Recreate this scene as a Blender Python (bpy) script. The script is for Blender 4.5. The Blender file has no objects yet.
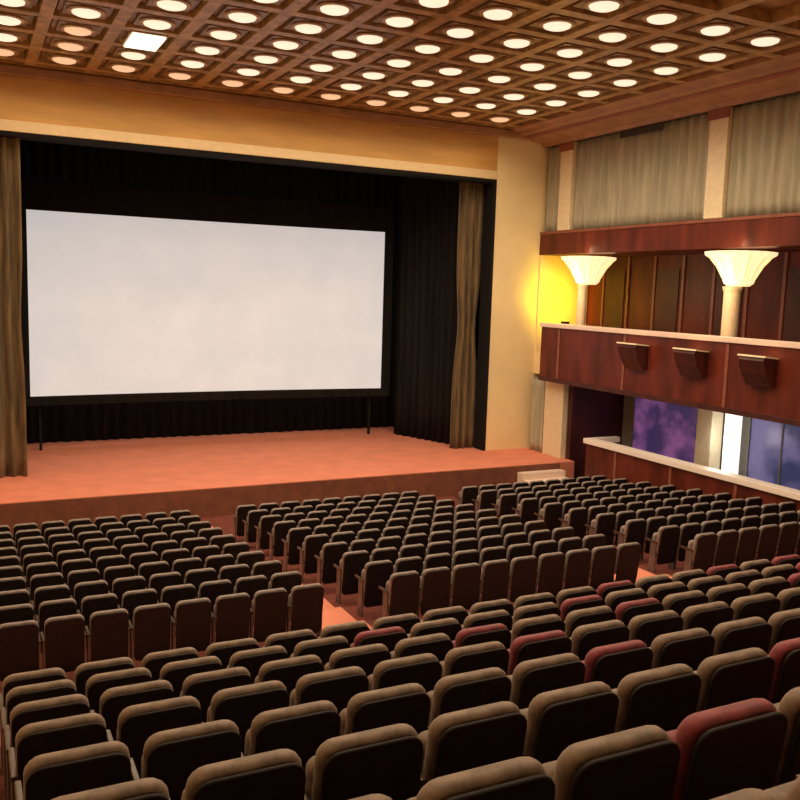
import bpy, bmesh, math, random
from mathutils import Vector, Matrix
random.seed(7)
sc = bpy.context.scene
C = sc.collection
PI = math.pi

# ------------------------------------------------------------------ camera
F_PX, YAW, PIT, ROL = 872.07, math.radians(26.549), math.radians(-7.1425), math.radians(-1.7642)
Fv = Vector((math.sin(YAW)*math.cos(PIT), math.cos(YAW)*math.cos(PIT), math.sin(PIT)))
R0 = Vector((math.cos(YAW), -math.sin(YAW), 0)); U0 = R0.cross(Fv)
Rv = R0*math.cos(ROL) - U0*math.sin(ROL); Uv = U0*math.cos(ROL) + R0*math.sin(ROL)
cd = bpy.data.cameras.new('camera'); cam = bpy.data.objects.new('camera', cd); C.objects.link(cam)
cd.sensor_width = 36; cd.lens = F_PX/800*36; cd.clip_start = 0.05; cd.clip_end = 200
cam.matrix_world = Matrix(((Rv.x, Uv.x, -Fv.x, 0), (Rv.y, Uv.y, -Fv.y, 0), (Rv.z, Uv.z, -Fv.z, 0), (0, 0, 0, 1)))
sc.camera = cam
def px(x, y, z):
    v = Vector((x, y, z)); d = v.dot(Fv)
    return (400 + F_PX*v.dot(Rv)/d, 400 - F_PX*v.dot(Uv)/d, d) if d > .1 else (0, 9999, d)

# ------------------------------------------------------------------ world, exposure
w = bpy.data.worlds.new('world'); sc.world = w; w.use_nodes = True
w.node_tree.nodes['Background'].inputs[0].default_value = (.02, .012, .008, 1)
w.node_tree.nodes['Background'].inputs[1].default_value = .3
sc.view_settings.view_transform = 'Standard'; sc.view_settings.look = 'None'
sc.view_settings.gamma = 1; sc.view_settings.use_curve_mapping = False
sc.view_settings.exposure = 0.0
LAMP_W = 85.0            # each ceiling lamp
WARM = (1.0, .77, .50)

# ------------------------------------------------------------------ materials
def mat(name, col, rough=.6, metal=0, var=.15, scale=8, bump=0, stretch=(1, 1, 1), emit=None, es=0, coat=0, col2=None, sheen=0, spec=.5):
    m = bpy.data.materials.new(name); m.use_nodes = True; nt = m.node_tree; b = nt.nodes['Principled BSDF']
    b.inputs['Roughness'].default_value = rough; b.inputs['Metallic'].default_value = metal
    b.inputs['Coat Weight'].default_value = coat; b.inputs['Sheen Weight'].default_value = sheen
    b.inputs['Specular IOR Level'].default_value = spec
    tc = nt.nodes.new('ShaderNodeTexCoord'); mp = nt.nodes.new('ShaderNodeMapping'); mp.inputs['Scale'].default_value = stretch
    nz = nt.nodes.new('ShaderNodeTexNoise'); nz.inputs['Scale'].default_value = scale; nz.inputs['Detail'].default_value = 4
    nt.links.new(tc.outputs['Object'], mp.inputs[0]); nt.links.new(mp.outputs[0], nz.inputs['Vector'])
    rp = nt.nodes.new('ShaderNodeValToRGB'); nt.links.new(nz.outputs['Fac'], rp.inputs[0])
    c2 = col2 or tuple(c*(1-var) for c in col)
    c1 = tuple(min(1, c*(1+var)) for c in col) if not col2 else col
    rp.color_ramp.elements[0].position = .35; rp.color_ramp.elements[1].position = .65
    rp.color_ramp.elements[0].color = (*c2, 1); rp.color_ramp.elements[1].color = (*c1, 1)
    nt.links.new(rp.outputs[0], b.inputs['Base Color'])
    if bump:
        bp = nt.nodes.new('ShaderNodeBump'); bp.inputs['Strength'].default_value = bump; bp.inputs['Distance'].default_value = .02
        nt.links.new(nz.outputs['Fac'], bp.inputs['Height']); nt.links.new(bp.outputs[0], b.inputs['Normal'])
    if emit:
        if name.endswith('glass') and 'violet' in name:
            r2 = nt.nodes.new('ShaderNodeValToRGB'); nt.links.new(nz.outputs['Fac'], r2.inputs[0])
            r2.color_ramp.elements[0].position = .42; r2.color_ramp.elements[1].position = .58
            r2.color_ramp.elements[0].color = (emit[0]*.3, emit[1]*.5, emit[2]*.6, 1); r2.color_ramp.elements[1].color = (*[min(1, e*1.5) for e in emit], 1)
            nt.links.new(r2.outputs[0], b.inputs['Emission Color'])
        else: b.inputs['Emission Color'].default_value = (*emit, 1)
        b.inputs['Emission Strength'].default_value = es
    return m
M = {
 'plaster': mat('cream plaster', (.88, .71, .41), .7, var=.05, scale=1),
 'header': mat('shaded header plaster', (.66, .37, .11), .5, var=.10, scale=1.2, stretch=(.4, 1, 2)),  # plaster of the header, its shade below the ceiling put into the colour
 'moulding': mat('pale gold moulding', (.80, .62, .36), .4, var=.03),
 'ceil': mat('brown ceiling wood', (.33, .19, .075), .45, var=.3, scale=3),
 'beam': mat('ceiling lattice wood', (.42, .26, .11), .4, var=.3, scale=4),
 'housing': mat('dark bronze housing', (.24, .14, .06), .4, var=.3),
 'cove': mat('reddish cornice wood', (.38, .20, .11), .5, var=.15, scale=2),
 'lens': mat('lit lamp glass', (.5, .4, .28), .4, emit=(1, .85, .62), es=.98),
 'lens_dim': mat('dim lamp glass', (.8, .6, .4), .4, emit=(1, .62, .36), es=.7),
 'panel': mat('lit square lamp', (.9, .9, .8), .4, emit=(1, .97, .72), es=1.5),
 'mahog': mat('mahogany panel', (.125, .022, .011), .42, var=.35, scale=2, stretch=(1, 1, .25), spec=.3),
 'mahog_dk': mat('dark mahogany', (.065, .011, .008), .5, var=.3, scale=3, stretch=(1, 1, .25)),
 'rail': mat('pale pink rail', (.92, .72, .62), .4, var=.03),
 'rail_low': mat('bright pink white rail', (.97, .86, .80), .35, var=.02),
 'joint': mat('mahogany joint', (.27, .085, .05), .4),
 'pilaster': mat('cream pilaster', (.80, .68, .47), .6, var=.05),
 'drape': mat('beige wall drape', (.40, .375, .28), .85, var=.15, scale=2, stretch=(3, 3, .3)),
 'curtain': mat('old gold curtain', (.12, .075, .028), .7, var=.55, scale=2.5, stretch=(3, 3, .3), sheen=.3),
 'black': mat('black drape', (.010, .009, .009), .9, var=.3, scale=2, stretch=(3, 3, .2), spec=.2),
 'blackwall': mat('black stage paint', (.011, .010, .010), .9, spec=.2),
 'screen': mat('white screen', (.42, .42, .43), .9, var=.12, scale=.5, emit=(1, .98, .97), es=.47),
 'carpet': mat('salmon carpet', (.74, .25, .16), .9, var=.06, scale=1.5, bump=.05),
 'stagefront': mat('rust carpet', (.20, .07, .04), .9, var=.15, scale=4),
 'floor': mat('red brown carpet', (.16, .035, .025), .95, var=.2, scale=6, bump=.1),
 'fab_brown': mat('brown seat fabric', (.235, .165, .12), .6, var=.3, scale=14, sheen=.15),
 'fab_grey': mat('taupe seat fabric', (.26, .21, .195), .6, var=.25, scale=14, sheen=.15),
 'fab_maroon': mat('maroon seat fabric', (.24, .035, .05), .6, var=.3, scale=14, sheen=.15),
 'shell': mat('dark seat shell', (.013, .008, .008), .6, var=.3, scale=6, spec=.2),
 'arm': mat('dark armrest wood', (.07, .035, .02), .35),
 'metal': mat('grey seat metal', (.20, .17, .16), .45, metal=.6),
 'shade': mat('alabaster shade', (.9, .8, .55), .5, var=.05, emit=(1, .80, .42), es=.95),
 'shade_fin': mat('alabaster fin', (.9, .78, .5), .5, var=.05, emit=(1, .74, .33), es=.75),
 'column': mat('pale column', (.80, .62, .42), .5, var=.05),
 'lightcol': mat('lit white column', (.9, .9, .85), .4, emit=(1, .97, .88), es=1.1),
 'violet': mat('violet glass', (.12, .05, .14), .3, emit=(.30, .11, .30), es=.38, col2=(.03, .02, .10), scale=1.0),
 'blue': mat('blue violet glass', (.06, .05, .14), .3, emit=(.16, .13, .27), es=.45, scale=1.0),
 'greywall': mat('grey wall paint', (.24, .22, .19), .7),
 'lampbody': mat('black lamp body', (.03, .025, .02), .4),
 'yellowlens': mat('yellow lens', (.9, .7, .05), .3, emit=(1, .75, .02), es=2),
}

# ------------------------------------------------------------------ helpers
def new_bm(): return bmesh.new()
def obj(name, bm, m, parent=None, loc=None, smooth=False):
    me = bpy.data.meshes.new(name); bmesh.ops.recalc_face_normals(bm, faces=bm.faces[:]); bm.to_mesh(me); bm.free()
    me.materials.append(m)
    o = bpy.data.objects.new(name, me); C.objects.link(o)
    if parent: o.parent = parent
    if loc: o.location = loc
    return o
def box(bm, x0, x1, y0, y1, z0, z1):
    v = [bm.verts.new((x, y, z)) for x in (x0, x1) for y in (y0, y1) for z in (z0, z1)]
    for f in ((0, 1, 3, 2), (4, 6, 7, 5), (0, 4, 5, 1), (2, 3, 7, 6), (0, 2, 6, 4), (1, 5, 7, 3)):
        bm.faces.new([v[i] for i in f])
def bevelled(bm, wd=.02, seg=2):
    bmesh.ops.bevel(bm, geom=bm.edges[:], offset=wd, segments=seg, profile=.6, affect='EDGES'); return bm
def bx(*a, bev=0):
    bm = new_bm(); box(bm, *a)
    return bevelled(bm, bev) if bev else bm
def lathe(bm, prof, n=24, cx=0, cy=0, fl=0):
    rings = []
    for r, z in prof:
        rings.append([bm.verts.new((cx+r*(1+fl*math.cos(k*PI))*math.cos(2*PI*k/n), cy+r*(1+fl*math.cos(k*PI))*math.sin(2*PI*k/n), z)) for k in range(n)])
    for a, b in zip(rings, rings[1:]):
        for k in range(n): bm.faces.new((a[k], a[(k+1) % n], b[(k+1) % n], b[k]))
    bm.faces.new(rings[0][::-1]); bm.faces.new(rings[-1])
    return bm
def extrude_x(bm, prof, x0, x1):           # profile of (y, z), closed
    a = [bm.verts.new((x0, y, z)) for y, z in prof]; b = [bm.verts.new((x1, y, z)) for y, z in prof]
    n = len(prof)
    for k in range(n): bm.faces.new((a[k], a[(k+1) % n], b[(k+1) % n], b[k]))
    bm.faces.new(a[::-1]); bm.faces.new(b)
    return bm
def drape(bm, p0, p1, z0, z1, pleat=.3, amp=.07, th=.04, gather=None, nz=8):
    """pleated cloth wall between two ground points, with real thickness"""
    L = math.dist(p0, p1); n = max(8, int(L/pleat*8)); ux, uy = (p1[0]-p0[0])/L, (p1[1]-p0[1])/L
    def sheet(off):
        g = []
        for i in range(n+1):
            col = []
            for j in range(nz+1):
                t = j/nz; s = L*i/n
                a = amp*(math.sin(2*PI*s/pleat + .6*math.sin(3.1*s)) + .3*math.sin(2*PI*s/pleat*.37+2)) + off
                sc_ = 1.0
                if gather: sc_ = 1-gather*math.exp(-((t-.42)/.12)**2)
                ss = L/2 + (s-L/2)*sc_
                col.append(bm.verts.new((p0[0]+ux*ss - uy*a, p0[1]+uy*ss + ux*a, z0+(z1-z0)*t)))
            g.append(col)
        return g
    A, B = sheet(0), sheet(th)
    for i in range(n):
        for j in range(nz):
            bm.faces.new((A[i][j], A[i+1][j], A[i+1][j+1], A[i][j+1])); bm.faces.new((B[i][j], B[i][j+1], B[i+1][j+1], B[i+1][j]))
        bm.faces.new((A[i][0], B[i][0], B[i+1][0], A[i+1][0])); bm.faces.new((A[i][nz], A[i+1][nz], B[i+1][nz], B[i][nz]))
    for j in range(nz):
        bm.faces.new((A[0][j], A[0][j+1], B[0][j+1], B[0][j])); bm.faces.new((A[n][j], B[n][j], B[n][j+1], A[n][j+1]))
    for f in bm.faces: f.smooth = True
    return bm
def struct(name, bm, m, parent=None):
    o = obj(name, bm, m, parent)
    if not parent: o['kind'] = 'structure'
    return o
def tag(o, label, cat, group=None, kind=None):
    o['label'] = label; o['category'] = cat
    if group: o['group'] = group
    if kind: o['kind'] = kind
    return o
def thing(name, label, cat, loc=(0, 0, 0), group=None):
    o = bpy.data.objects.new(name, None); C.objects.link(o); o.location = loc; o.empty_display_size = .1
    return tag(o, label, cat, group)
def light(name, kind, loc, energy, col, parent=None, radius=.2, target=None, spot=150, blend=.5):
    l = bpy.data.lights.new(name, kind); l.energy = energy; l.color = col
    l.shadow_soft_size = radius
    if kind == 'SPOT': l.spot_size = math.radians(spot); l.spot_blend = blend
    o = bpy.data.objects.new(name, l); C.objects.link(o); o.location = loc
    if target: o.rotation_euler = (Vector(target)-Vector(loc)).to_track_quat('-Z', 'Y').to_euler()
    if parent: o.parent = parent
    return o
ORD = 'zeroth first second third fourth fifth sixth seventh eighth ninth tenth eleventh twelfth thirteenth fourteenth fifteenth sixteenth seventeenth eighteenth nineteenth twentieth twenty-first twenty-second twenty-third twenty-fourth twenty-fifth twenty-sixth twenty-seventh twenty-eighth twenty-ninth thirtieth thirty-first thirty-second'.split()

# ------------------------------------------------------------------ dimensions
XL, XR = -1.9, 18.0          # side walls
PY = 25.5                    # proscenium wall
HS = -5.45                   # stage top
ZC = 5.43                    # underside of ceiling lattice
SF = 22.87                   # stage front
RZ = {1.35: -1.16, 2.28: -1.56, 3.3: -1.94, 4.25: -2.26, 5.1: -2.51, 5.9: -2.75, 6.7: -2.99, 7.5: -3.23}
def rear_top(Y): return RZ[Y]
def front_top(Y): return -4.34-.112*(Y-11.68)
REAR = sorted(RZ); FRONT = [11.68+.95*k for k in range(10)]
XP = 17.4                    # parapet faces
XB = 20.2                    # back wall of boxes

# ------------------------------------------------------------------ floor
prof = [(-1.6, -9), (-1.6, -1.60), (REAR[0]-.28, -1.60)]
for Y, Y2 in zip(REAR, REAR[1:]+[8.45]):
    z = rear_top(Y)-.95; prof += [(Y-.28, z), (Y2-.28, z)]
zx = front_top(FRONT[0])-.95
prof += [(8.17, zx), (FRONT[0]+.6, zx)]
for k, Y in enumerate(FRONT[1:]):
    z = front_top(Y)-.95; prof += [(Y-.35, z), (Y+(.6 if Y != FRONT[-1] else 3.0), z)]
prof += [(FRONT[-1]+3.0, -9)]
pp = []
for q in prof:
    if not pp or math.dist(q, pp[-1]) > 1e-4: pp.append(q)
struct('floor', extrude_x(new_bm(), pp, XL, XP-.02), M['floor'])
ZF = front_top(FRONT[-1])-.95

# stage
st = struct('floor_stage', bx(XL, XR+.0, SF+.04, 31.6, ZF-1, HS), M['carpet'])
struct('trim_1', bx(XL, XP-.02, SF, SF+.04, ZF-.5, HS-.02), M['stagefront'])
# aisle runners of salmon carpet on the steps
def runner(name, x0, x1):
    bm = new_bm()
    pts = [(8.3, zx), (FRONT[0]+.6, zx)]
    for Y in FRONT[1:]:
        z = front_top(Y)-.95; pts += [(Y-.35, z), (Y+(.6 if Y != FRONT[-1] else 1.8), z)]
    prev = None
    lo = [bm.verts.new((x0, y, z+.012)) for y, z in pts]; hi = [bm.verts.new((x1, y, z+.012)) for y, z in pts]
    for k in range(len(pts)-1): bm.faces.new((lo[k], hi[k], hi[k+1], lo[k+1]))
    r = bmesh.ops.extrude_face_region(bm, geom=bm.faces[:]);
    for v in [g for g in r['geom'] if isinstance(g, bmesh.types.BMVert)]: v.co.z -= .010
    return bm
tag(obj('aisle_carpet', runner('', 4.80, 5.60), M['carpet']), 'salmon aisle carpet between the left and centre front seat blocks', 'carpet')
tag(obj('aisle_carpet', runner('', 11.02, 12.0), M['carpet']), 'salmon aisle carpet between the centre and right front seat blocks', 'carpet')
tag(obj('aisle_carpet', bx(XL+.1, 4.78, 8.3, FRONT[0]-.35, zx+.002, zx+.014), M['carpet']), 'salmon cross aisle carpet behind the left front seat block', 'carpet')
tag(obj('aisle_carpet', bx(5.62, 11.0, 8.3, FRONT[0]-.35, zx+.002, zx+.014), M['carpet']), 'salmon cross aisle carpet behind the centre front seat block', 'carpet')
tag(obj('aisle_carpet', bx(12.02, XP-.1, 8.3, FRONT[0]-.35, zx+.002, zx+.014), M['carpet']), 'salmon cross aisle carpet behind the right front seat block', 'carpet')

# ------------------------------------------------------------------ shell
struct('wall_left', bx(XL-.2, XL, -1.6, PY, -9, 6.2), M['plaster'])
struct('wall_back', bx(XL, 20.4, -1.8, -1.6, -9, 6.2), M['plaster'])
# proscenium wall: pier right, header, left jamb
OL, OR, OT = .25, 16.12, 3.80
struct('wall_front', bx(OR, XR+2.2, PY, PY+.4, ZF-1, 6.2), M['plaster'])
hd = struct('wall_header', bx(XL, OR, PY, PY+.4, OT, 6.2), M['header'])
struct('wall_front_left', bx(XL, OL, PY, PY+.4, ZF-1, OT), M['plaster'])
struct('trim_2', bx(OL-.1, OR, PY-.05, PY-.001, OT, OT+.28, bev=.015), M['moulding'])
struct('trim_3', bx(XL, XR-.5, PY-.30, PY-.055, ZC-.25, ZC-.02, bev=.03), M['cove'])
# opening reveal
struct('trim_4', bx(OR-.10, OR-.001, PY-.02, PY+.6, HS, OT), M['blackwall'])
struct('trim_5', bx(OL, OR-.11, PY-.02, PY+.6, OT-.10, OT-.001), M['blackwall'])

# stage house
struct('wall_stage_back', bx(XL, 19.5, 31.6, 31.8, -7, 8), M['blackwall'])
struct('wall_stage_right', bx(19.3, 19.5, PY+.4, 31.6, HS, 8), M['blackwall'])
struct('wall_stage_left', bx(XL-.2, XL, PY+.4, 31.6, HS, 8), M['blackwall'])
struct('ceiling_stage', bx(XL, 19.3, PY+.4, 31.6, 6.2, 6.4), M['blackwall'])

# ------------------------------------------------------------------ ceiling lattice
GX, GY, GA, GB = 12.334, 22.522, 1.423, 1.458
XE = GX+2.55*GA+.45          # lattice edge on the right
struct('ceiling', bx(XL, XE+.1, -1.6, PY, ZC+.22, ZC+.4), M['ceil'])
bm = new_bm()
for j in range(-10, 4):
    x = GX+(j-.5)*GA
    if x < XE+.1 and x > XL: box(bm, x-.13, x+.13, -1.6, PY-.31, ZC, ZC+.22)
for k in range(-1, 17):
    y = GY-(k-.5)*GB
    if y < PY-.3: box(bm, XL, XE+.1, y-.13, y+.13, ZC+.004, ZC+.22)
box(bm, XL, XE, PY-1.0+.55, PY-.305, ZC+.008, ZC+.22)
struct('trim_6', bm, M['beam'])
# second, thinner diagonal lattice step inside each cell is part of each light's housing
# cornice on the right
bm = new_bm()
def extrude_y(bm, prof, y0, y1):
    a = [bm.verts.new((x, y0, z)) for x, z in prof]; b = [bm.verts.new((x, y1, z)) for x, z in prof]
    n = len(prof)
    for k in range(n): bm.faces.new((a[k], a[(k+1) % n], b[(k+1) % n], b[k]))
    bm.faces.new(a[::-1]); bm.faces.new(b); return bm
CZ = 5.02
extrude_y(bm, [(XE, ZC+.4), (XE, ZC-.02), (XE+.28, ZC-.06), (XE+.33, ZC-.14), (XR-.15, CZ+.1), (XR-.1, CZ), (XR, CZ), (XR, ZC+.4)], -1.6, PY-.001)
struct('trim_7', bm, M['cove'])
bm = new_bm(); extrude_y(bm, [(XE+.55, ZC-.19), (XE+.62, ZC-.26), (XE+.70, ZC-.225), (XE+.66, ZC-.19)], -1.6, PY-.31)
struct('trim_8', bm, M['joint'])

# ------------------------------------------------------------------ ceiling lights
def make_light(kind='round', dim=False):
    r = thing('ceiling_light', '', 'ceiling light')
    bm = new_bm()                           # stepped square housing, wider at the top
    for s, z0, z1 in ((.52, ZC+.10, ZC+.219), (.42, ZC+.03, ZC+.10)):
        box(bm, -s, s, -s, s, z0-ZC, z1-ZC)
    obj('housing', bm, M['housing'], r)
    if kind == 'round':
        h = obj('lens', lathe(new_bm(), [(.26, .029), (.285, .0), (.27, -.035), (.21, -.06), (.10, -.072)], 20), M['lens_dim' if dim else 'lens'], r)
        obj('rim', lathe(new_bm(), [(.36, .029), (.38, .015), (.36, -.005), (.29, -.008), (.29, .029)], 20), M['beam'], r)
    else:
        obj('lens', bx(-.36, .36, -.62, .62, -.06, .029, bev=.015), M['panel'], r)
        obj('rim', bx(-.40, .40, -.66, .66, -.02, .028), M['beam'], r)
    return r
protos = {}
lightdata = {}
def lamp_data(e):
    if e not in lightdata:
        l = bpy.data.lights.new('lamp_beam', 'SPOT'); l.energy = e; l.color = WARM; l.shadow_soft_size = .25
        l.spot_size = math.radians(165); l.spot_blend = .6; lightdata[e] = l
    return lightdata[e]
def place_light(x, y, label, group, kind='round', dim=False, e=LAMP_W):
    key = (kind, dim)
    if key not in protos: protos[key] = r = make_light(kind, dim)
    else:
        src = protos[key]; r = src.copy(); C.objects.link(r)
        for ch in [c for c in src.children if c.type == 'MESH']:
            c = ch.copy(); C.objects.link(c); c.parent = r
    r.location = (x, y, ZC); tag(r, label, 'ceiling light', group)
    if e:
        o = bpy.data.objects.new('lamp_beam', lamp_data(e)); C.objects.link(o); o.parent = r; o.location = (0, 0, -.14)
rows = [k for k in range(-1, 7)]
for k in rows:
    for j in range(-8, 3):
        x, y = GX+j*GA, GY-k*GB
        u, v, d = px(x, y, ZC)
        kind, dim = 'round', False
        if k == -1: dim = True
        if (j, k) in ((-7, 1), (-7, 0)): dim = True
        rn = ['', 'front', 'second', 'third', 'fourth', 'fifth', 'sixth', 'seventh', 'eighth'][k+2]
        lab = f"{'dim' if dim else 'bright'} round ceiling light, {ORD[3-j]} from the right in the {rn if rn!='front' else 'first'} row from the stage"
        if (j, k) == (-6, 1): kind = 'square'; lab = 'large greenish white rectangular ceiling lamp at upper left above the screen'
        inside = u > -40 and v > -40
        if not inside and k < 4: inside = True
        place_light(x, y, lab, 'round lights in the coffered ceiling' if kind == 'round' else None, kind, dim, (LAMP_W*.7 if k == -1 else LAMP_W))
for k in range(8, 16, 2):  # unseen fixtures, added to light the rear seats
    for j in range(-8, 3, 2):
        place_light(GX+j*GA, GY-k*GB, f'added round ceiling light above the rear seats, {ORD[(k-6)//2]} row back, {ORD[1+(2-j)//2]} from the right',
                    'added ceiling lights above the rear seats', e=LAMP_W*1.7)

# ------------------------------------------------------------------ right wall: upper drapes, band, balcony, boxes
struct('wall_right', bx(XR+.25, XR+.5, -1.6, PY, 2.15, 5.6), M['greywall'])
struct('trim_9', bx(XR, XB+.2, -1.6, PY-.001, 1.38, 2.14), M['mahog'])          # mahogany fascia above the niche
struct('trim_10', bx(XR-.03, XR-.001, -1.6, PY-.001, 2.08, 2.16, bev=.006), M['joint'])
PILY = [24.15, 17.6, 11.0, 4.4]
for i, y in enumerate(PILY):
    hw = .32
    p = tag(obj('pilaster', bx(XR-.06, XR+.24, y-hw, y+hw, 2.17, CZ-.005, bev=.02), M['pilaster']),
        ['narrow cream pilaster high on the right wall beside the stage corner', 'cream pilaster between the two beige wall drapes, upper right', 'cream pilaster high on the right wall, outside the frame', 'cream pilaster at the rear of the right wall'][i], 'pilaster')
    obj('capital', bx(XR-.10, XR-.061, y-hw-.05, y+hw+.05, CZ-.28, CZ-.01, bev=.01), M['joint'], p)
bounds = [25.4]+[q for y in PILY for q in (y+.36, y-.36)]+[-1.5]
names = ['narrow grey wall drape between the stage corner and first pilaster', 'wide beige pleated wall drape between the two upper pilasters',
         'beige pleated wall drape at the right edge of the photo', 'beige pleated wall drape further back on the right wall', 'beige pleated wall drape at the rear of the hall']
for i in range(5):
    a, b = bounds[2*i], bounds[2*i+1]
    tag(obj('wall_drape', drape(new_bm(), (XR+.13, b), (XR+.13, a), 2.17, CZ-.03, pleat=.34, amp=.045, th=.03), M['drape']), names[i], 'drape', 'pleated drapes high on the right wall')
tag(obj('black_strip', bx(XR-.015, XR+.0, 19.75, 21.6, CZ-.22, CZ-.02, bev=.01), M['lampbody']), 'long black strip under the cornice above the wide beige drape', 'vent')  # thin black strip along the top of the drape

# balcony
struct('floor_balcony', bx(XP+.16, XB, -1.6, 24.16, -2.75, -2.05), M['mahog_dk'])
struct('trim_13', bx(XR, XB, 24.161, PY-.001, -2.75, -2.05), M['plaster'])
struct('wall_balcony', bx(XB, XB+.2, -1.6, PY-.001, -2.05, 1.379), M['mahog'])
bm = new_bm(); 
for y in [24.6-1.27*i for i in range(16)]: box(bm, XB-.05, XB-.001, y-.05, y+.05, -2.04, 1.37)
struct('trim_11', bm, M['joint'])
bm = new_bm()
for i, y in enumerate([24.0-2.54*i for i in range(8)]): box(bm, XB-.03, XB-.002, y-.48, y+.50, -2.04, .95)
struct('trim_12', bm, M['mahog_dk'])
P = thing('balcony_parapet', 'glossy mahogany balcony parapet with pale pink rail on the right wall', 'parapet', (XP, 14, -2.8))
def pb(name, bm, m, parent=P):
    o = obj(name, bm, m, parent); bmv = o.data
    for v in bmv.vertices: v.co -= Vector((XP, 14, -2.8))
    return o
yend = 24.3
pb('front_panel', bx(XP, XP+.14, -1.5, yend, -2.84, -1.06), M['mahog'])
pb('end_panel', bx(XP+.141, XR+.0, yend-.12, yend, -2.84, -1.06), M['mahog'])
pb('rail', bx(XP-.06, XP+.30, -1.5, yend+.05, -1.058, -.92, bev=.02), M['rail'])
for y in (23.3, 20.1, 16.2, 12.4, 8.6): pb('joint_strip', bx(XP-.02, XP-.001, y-.05, y+.05, -2.80, -1.1, bev=.006), M['joint'])
pb('bottom_moulding', bx(XP-.05, XP-.001, -1.5, yend, -2.86, -2.72, bev=.01), M['mahog_dk'])
# three small spotlights bracketed to the parapet
for i, (y, z, nm) in enumerate(((19.45, -1.42, 'leftmost of the three, nearest the stage'), (17.2, -1.42, 'middle one of the three'), (15.0, -1.42, 'rightmost of the three, by the photo edge'))):
    s = thing('parapet_spotlight', f'shadow-toned spotlight hung on the balcony parapet, {nm}', 'spotlight', (XP-.021, y, z), 'spotlights on the balcony parapet')
    bm = new_bm(); extrude_y(bm, [(-.03, .06), (-.46, .10), (-.50, .02), (-.38, -.30), (-.16, -.62), (-.03, -.62)], -.38, .38); obj('body', bm, M['mahog_dk'], s)  # shadow below the fixture is put into the body's dark colour
    bm = new_bm(); extrude_y(bm, [(-.02, .10), (-.48, .145), (-.50, .105), (-.02, .065)], -.42, .42); obj('top_plate', bm, M['pilaster'], s)  # pale plate colour stands in for the lit top
    obj('bracket', bx(-.028, -.0, -.12, .12, -.30, .05), M['metal'], s)

# lower box with parapet
yb = 21.6
P2 = thing('box_parapet', 'lower mahogany box parapet with bright pink white rail beside the front seats', 'parapet', (XP, 14, -6))
def pb2(name, bm, m):
    o = obj(name, bm, m, P2)
    for v in o.data.vertices: v.co -= Vector((XP, 14, -6))
    return o
pb2('front_panel', bx(XP, XP+.14, 9.5, yb, -7.3, -4.58), M['mahog'])
pb2('end_panel', bx(XP+.141, 18.6, yb-.12, yb, -7.3, -4.58), M['mahog'])
pb2('rail', bx(XP-.10, XP+.28, 9.5, yb+.05, -4.578, -4.42, bev=.02), M['rail_low'])
pb2('rail', bx(XP+.281, 18.6, yb-.16, yb+.05, -4.578, -4.42), M['rail_low'])
for y in (20.2, 17.9, 15.6, 13.3, 11.0): pb2('joint_strip', bx(XP-.02, XP-.001, y-.05, y+.05, -7.0, -4.62, bev=.006), M['joint'])
struct('floor_box', bx(XP+.16, XB, 9.5, yb-.13, -5.6, -5.45), M['floor'])
struct('wall_right_lower', bx(XP, XP+.2, -1.6, 9.49, -7.3, -2.87), M['mahog'])
struct('wall_box', bx(XB, XB+.2, 9.5, PY-.001, -7.3, -2.751), M['greywall'])
struct('wall_box_front', bx(XR+.001, XB-.001, 23.2, 23.4, -7.3, -2.751), M['mahog_dk'])
struct('wall_side_stage', bx(XR, XR+.3, 23.41, PY-.001, -7.3, -2.88), M['greywall'])
tag(obj('corner_drape', drape(new_bm(), (XR-.12, 24.55), (XR-.12, 25.3), HS+.005, -2.9, pleat=.3, amp=.05, th=.03), M['drape']), 'grey pleated drape in the corner beside the stage, under the balcony', 'drape')
tag(obj('corner_pilaster', bx(XR-.22, XR-.001, 23.0+.42, 24.45, HS+.001, -2.9, bev=.02), M['pilaster']), 'broad cream pilaster under the balcony at the right end of the stage', 'pilaster')
# windows of the box
def window(n, y0, y1, z0, z1, m, mull):
    fr = new_bm()
    for a in ((y0-.08, y0, z0-.08, z1+.08), (y1, y1+.08, z0-.08, z1+.08), (y0, y1, z0-.08, z0), (y0, y1, z1, z1+.08)): box(fr, XB-.07, XB-.001, *a)
    for y in mull: box(fr, XB-.06, XB-.031, y-.025, y+.025, z0, z1)
    r = struct(f'window_{n}', fr, M['greywall'])
    obj('pane', bx(XB-.03, XB-.002, y0, y1, z0, z1), m, r)
window(1, 19.75, 22.6, -5.3, -3.0, M['violet'], [])
window(2, 13.2, 17.7, -5.3, -3.0, M['blue'], [16.6, 15.2])
window(3, 10.2, 12.8, -5.3, -3.0, M['blue'], [11.5])
L = thing('light_column', 'bright white lit column behind the box rail under the balcony', 'light', (19.6, 17.85, -5.449))
obj('tube', bx(-.16, .16, -.19, .17, .12, 2.6, bev=.03), M['lightcol'], L); obj('base', bx(-.2, .2, -.29, .29, 0, .119, bev=.01), M['metal'], L)
light('column_glow', 'POINT', (-.5, 0, 1.5), 22, (1, .93, .82), L, .3)
tag(obj('box_column', bx(19.3, 19.75, 18.35, 18.95, -5.449, -2.76, bev=.03), M['pilaster']), 'dull grey cream column just left of the bright lit column', 'column')

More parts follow.
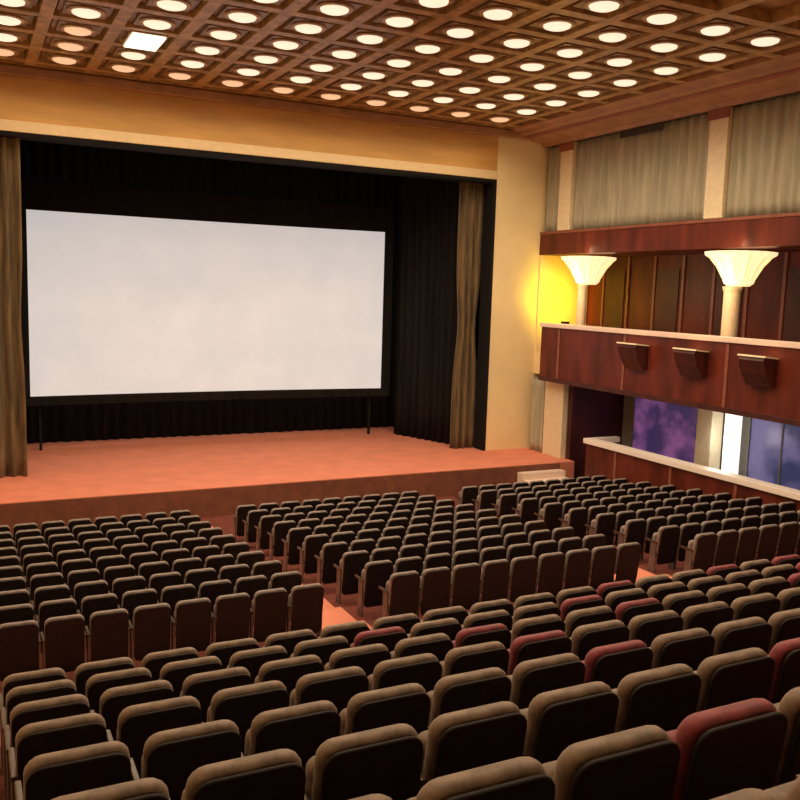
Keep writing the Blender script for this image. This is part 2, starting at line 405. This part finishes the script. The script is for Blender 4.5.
# big bowl lamps on columns in the balcony niche
for i, (yc, ys) in enumerate(((23.15, 22.80), (16.88, 16.60))):
    s = thing('bowl_uplight', ['wide glowing alabaster bowl lamp on a column, nearer the stage, beside the yellow wall', 'larger glowing alabaster bowl lamp on a column at right, over the balcony'][i], 'lamp', (18.12, yc, -2.049), 'bowl lamps on the balcony columns')
    rc = (.15, .21)[i]
    obj('column', lathe(new_bm(), [(rc*1.5, 0), (rc*1.5, .12), (rc, .2), (rc, 2.25), (rc*1.2, 2.38), (rc*1.2, 2.42)], 20), M['column'], s)
    dy = ys-yc; W_ = (.84, .86)[i]
    bm = lathe(new_bm(), [(.26, 2.43), (.36, 2.50), (.42, 2.68), (.56, 2.95), (.70, 3.12), (W_, 3.22), (W_+.02, 3.30), (W_-.06, 3.31), (.5, 3.1)], 40, cx=-.1, cy=dy, fl=.025)
    sh = obj('shade', bm, M['shade'], s)
    bm = new_bm()
    for a in range(0, 360, 30):
        ca, sa = math.cos(math.radians(a)), math.sin(math.radians(a)); t = .02
        pr = [(.30, 2.44), (.44, 2.66), (.59, 2.93), (.74, 3.10), (.80, 3.19), (.70, 3.17), (.40, 2.75)]
        A = [bm.verts.new((-.1+r*ca-t*sa, dy+r*sa+t*ca, z)) for r, z in pr]; B = [bm.verts.new((-.1+r*ca+t*sa, dy+r*sa-t*ca, z)) for r, z in pr]
        n = len(pr)
        for q in range(n): bm.faces.new((A[q], A[(q+1) % n], B[(q+1) % n], B[q]))
        bm.faces.new(A[::-1]); bm.faces.new(B)
    obj('ribs', bm, M['shade_fin'], sh)
    light('bowl_glow', 'POINT', (-.1, dy, 3.5), 14, (1, .82, .5), s, .25)
    light('bowl_glow', 'POINT', (-.9, dy, 2.4), 40, (1, .72, .42), s, .3)
# yellow uplight aimed at the end wall of the niche
Y_ = thing('yellow_floodlight', 'small floodlight throwing yellow light on the wall beside the stage corner', 'floodlight', (18.55, 24.55, -2.049))
obj('stand', lathe(new_bm(), [(.12, 0), (.12, .04), (.03, .06), (.03, .95)], 12), M['lampbody'], Y_)
hd_ = obj('lamp_head', lathe(new_bm(), [(.06, .951), (.12, 1.0), (.15, 1.16), (.14, 1.18)], 16), M['lampbody'], Y_)
obj('lens', lathe(new_bm(), [(.12, 1.181), (.12, 1.20)], 16), M['yellowlens'], hd_)
light('yellow_glow', 'SPOT', (.0, -.1, 1.9), 150, (1, .68, 0.0), Y_, .12, target=(.25, .9, 2.0), spot=150)
struct('wall_niche_end', bx(XR+.02, XB-.06, PY-.06, PY-.002, -2.049, 1.379), M['plaster'])

# ------------------------------------------------------------------ stage dressing
tag(obj('screen_curtain', drape(new_bm(), (.25, 25.98), (1.42, 25.98), HS+.005, OT+1, pleat=.30, amp=.09, th=.04, gather=.12, nz=20), M['curtain']), 'old gold pleated curtain leg hanging at the left of the stage', 'curtain', 'gold curtain legs')
tag(obj('screen_curtain', drape(new_bm(), (15.1, 26.15), (16.1, 26.15), HS+.005, OT+1, pleat=.30, amp=.09, th=.04, gather=.3, nz=20), M['curtain']), 'old gold pleated curtain leg tied back at the right of the stage', 'curtain', 'gold curtain legs')
tag(obj('black_drape', drape(new_bm(), (14.55, 29.6), (15.6, 26.7), HS+.005, 6.0, pleat=.35, amp=.08), M['black']), 'black pleated side drape between the screen and the right gold curtain', 'drape')
tag(obj('black_drape', drape(new_bm(), (.9, 28.9), (.75, 26.5), HS+.005, 6.0, pleat=.35, amp=.06), M['black']), 'black pleated side drape between the screen and the left gold curtain', 'drape')
tag(obj('black_drape', drape(new_bm(), (-1.7, 31.2), (19.1, 31.2), HS+.005, 6.1, pleat=.4, amp=.07), M['black']), 'wide black backdrop hanging behind the screen', 'drape')
tag(obj('black_border', drape(new_bm(), (1.15, 27.6), (14.9, 27.6), 3.9, 6.1, pleat=.4, amp=.05), M['black']), 'black border drape across the top of the stage opening', 'drape')
S = thing('cinema_screen', 'large blank white cinema screen in a black frame on the stage', 'screen', (7.83, 29.5, HS))
X0, X1, Z0, Z1 = 1.75-7.83, 13.91-7.83, -3.66-HS, 2.12-HS
def curve_panel(x0, x1, z0, z1, th, d0):   # very slightly concave
    bm = new_bm(); n = 24; A = []
    for q in range(n+1):
        t = q/n; x = x0+(x1-x0)*t; y = d0+.25*(1-(2*t-1)**2)
        A.append([bm.verts.new(v) for v in ((x, y, z0), (x, y, z1), (x, y+th, z1), (x, y+th, z0))])
    for a, b in zip(A, A[1:]):
        for i in range(4): bm.faces.new((a[i], b[i], b[(i+1) % 4], a[(i+1) % 4]))
    bm.faces.new(A[0]); bm.faces.new(A[-1][::-1]); return bm
obj('projection_surface', curve_panel(X0, X1, Z0, Z1, .03, 0), M['screen'], S)
obj('masking', curve_panel(X0-.35, X1+.35, Z0-.30, Z0, .08, -.03), M['black'], S)
obj('masking', curve_panel(X0-.35, X1+.35, Z1, Z1+.9, .08, -.03), M['black'], S)
obj('masking', bx(X0-.35, X0-.001, -.05, .08, Z0, Z1), M['black'], S)
obj('masking', bx(X1+.001, X1+.35, -.05, .08, Z0, Z1), M['black'], S)
for x in (X0+.3, X1-.3): obj('leg', bx(x-.04, x+.04, .30, .38, 0, Z1), M['blackwall'], S)
# steps at the right end of the stage
tg = thing('stage_steps', 'short pale pink carpeted steps at the right end of the stage front', 'steps', (16.45, 22.2, ZF))
h = HS-ZF
for i in range(3): obj('step', bx(-.75, .9, -.35+.33*i, .64, h*(i)/4 if i else 0, h*(i+1)/4), M['rail'], tg)

# ------------------------------------------------------------------ theatre seats
def rbox(bm, wd, z0, z1, y0, y1, r, b, lean=0, n=5):
    """rounded upright cushion: outline in x/z, thickness in y, leaning back towards -y"""
    rings = []
    def outline(ins):
        W, a, c, rr = wd/2-ins, z0+ins, z1-ins, max(.004, r-ins)
        pts = []
        for cx, cz, a0 in ((W-rr, c-rr, 0), (-W+rr, c-rr, 90), (-W+rr, a+rr, 180), (W-rr, a+rr, 270)):
            for k in range(n):
                t = math.radians(a0+90*k/(n-1)); pts.append((cx+rr*math.cos(t), cz+rr*math.sin(t)))
        return pts
    for y, ins in ((y0, b), (y0+b*.3, b*.3), (y0+b, 0), (y1-b, 0), (y1-b*.3, b*.3), (y1, b)):
        rings.append([bm.verts.new((x, y-(z-z0)*lean, z)) for x, z in outline(ins)])
    m = len(rings[0])
    for A, B in zip(rings, rings[1:]):
        for k in range(m): bm.faces.new((A[k], A[(k+1) % m], B[(k+1) % m], B[k]))
    bm.faces.new(rings[0][::-1]); bm.faces.new(rings[-1])
    for f in bm.faces: f.smooth = len(f.verts) == 4
    return bm
def seat_parts(full):
    P = []
    P.append(('backrest', rbox(new_bm(), .49, .36, .945, -.035, .050, .085, .028, .16), 'F'))
    P.append(('back_shell', rbox(new_bm(), .482, .16, .925, -.062, -.037, .08, .008, .14), 'shell'))
    bmc = rbox(new_bm(), .455, .34, .78, .065, .165, .06, .035, .08)
    P.append(('seat_cushion', bmc, 'F'))
    if full:
        for s in (-1, 1):
            x = s*.256
            P.append(('armrest', bx(x-.017, x+.017, -.06, .30, .60, .635, bev=.008), 'arm'))
            bm = new_bm(); extrude_x(bm, [(-.05, .0), (.22, .0), (.22, .03), (.10, .12), (.12, .599), (-.03, .599), (-.05, .12)], x-.012, x+.012)
            P.append(('leg', bm, 'metal'))
    else:
        for s in (-1, 1):
            x = s*.256; P.append(('armrest', extrude_x(new_bm(), [(-.05, .60), (.28, .60), (.28, .635), (-.05, .635)], x-.016, x+.016), 'arm'))
            P.append(('leg', extrude_x(new_bm(), [(-.03, 0), (.14, 0), (.12, .599), (-.03, .599)], x-.012, x+.012), 'metal'))
    return P
protoseat = {}
def make_seat(fab, full):
    key = (fab, full)
    if key not in protoseat:
        r = thing('theatre_seat', '', 'seat')
        ms = {}
        for nm, bm, mm in seat_parts(full): obj(nm, bm, M[fab if mm == 'F' else mm], r)
        protoseat[key] = r; return r
    src = protoseat[key]; r = src.copy(); C.objects.link(r)
    for ch in src.children:
        c = ch.copy(); C.objects.link(c); c.parent = r
    return r
seats = []
# rear block
maroon = {(1, 4), (2, 7), (3, 6), (1, 6), (2, 8), (4, 6), (5, 9), (6, 9), (3, 10), (4, 12), (2, 9), (5, 6), (6, 5), (7, 11), (5, 13), (6, 15), (7, 16), (4, 13), (8, 8)}
for ri, Y in enumerate(REAR):
    z = rear_top(Y)-.95
    for j in range(30):
        x = .43+.56*j-(.05 if Y < 3 else 0)
        if x > XP-.5: break
        seats.append(dict(x=x, y=Y, z=z, block='rear', r=len(REAR)-ri, j=j+1, fab='fab_maroon' if (ri, j) in maroon or (ri > 4 and j > 13 and random.random() < .4) else 'fab_brown'))
blocks = [('left front', [.485+.56*i for i in range(-3, 8)]), ('centre front', [6.015+.56*i for i in range(9)]), ('right front', [12.35+.56*i for i in range(9)])]
for ri, Y in enumerate(FRONT):
    z = front_top(Y)-.95
    for nm, xs in blocks:
        for i, x in enumerate(xs):
            seats.append(dict(x=x, y=Y, z=z, block=nm, r=ri+1, j=(len(xs)-i if nm == 'left front' else i+1), fab='fab_grey'))
vis = []; near = []          # near: seats just outside the frame
for s in seats:
    u, v, d = px(s['x'], s['y'], s['z']+.95)
    mg = 300/d+12
    if -mg < u < 800+mg and v < 800+mg*.9 and d > .8: s['d'] = d; vis.append(s)
    elif -60-mg < u < 950+mg and v < 860+mg and d > .8: near.append(s)
vis.sort(key=lambda s: s['d'])
print('SEATS visible', len(vis), 'of', len(seats))
ind, rest = vis[:300]+near, vis[300:]
for s in ind:
    full = s['block'] == 'rear'
    r = make_seat(s['fab'], full)
    r.location = (s['x'], s['y']+.09, s['z']+.001)
    r.rotation_euler = (0, 0, 0)
    col = {'fab_brown': 'brown', 'fab_maroon': 'maroon', 'fab_grey': 'charcoal'}[s['fab']]
    if s['block'] == 'rear':
        lab = f"{col} seat, rear block, {ORD[s['r']]} row from cross aisle, {ORD[s['j']]} from left aisle"
        g = 'seats of the rear block'
    else:
        side = 'right' if s['block'] == 'left front' else 'left'
        lab = f"{col} seat, {s['block']} block, {ORD[s['r']]} row from cross aisle, {ORD[s['j']]} from {side} end"
        g = f"seats of the {s['block']} block"
    tag(r, lab, 'seat', g)
if rest:
    bms = {'F': new_bm()}
    prot = seat_parts(False)
    mats = ['fab_grey', 'shell', 'metal', 'arm']
    me = bpy.data.meshes.new('distant_seats'); out = new_bm()
    for nm, b, mm in prot:
        idx = 0 if mm == 'F' else mats.index(mm)
        b.verts.ensure_lookup_table(); 
        fs = [([v.index for v in f.verts], f.smooth) for f in b.faces]
        b.verts.index_update(); fs = [([v.index for v in f.verts], f.smooth) for f in b.faces]
        co = [v.co.copy() for v in b.verts]
        for s in rest:
            o = Vector((s['x'], s['y']+.09, s['z']+.001)); vs = [out.verts.new(c+o) for c in co]
            for ids, sm in fs:
                f = out.faces.new([vs[i] for i in ids]); f.material_index = idx; f.smooth = sm
        b.free()
    bmesh.ops.recalc_face_normals(out, faces=out.faces[:]); out.to_mesh(me); out.free()
    for m in mats: me.materials.append(M[m])
    o = bpy.data.objects.new('distant_theatre_seats', me); C.objects.link(o)
    tag(o, 'farthest rows of small charcoal theatre seats just below the stage', 'seats', kind='stuff')
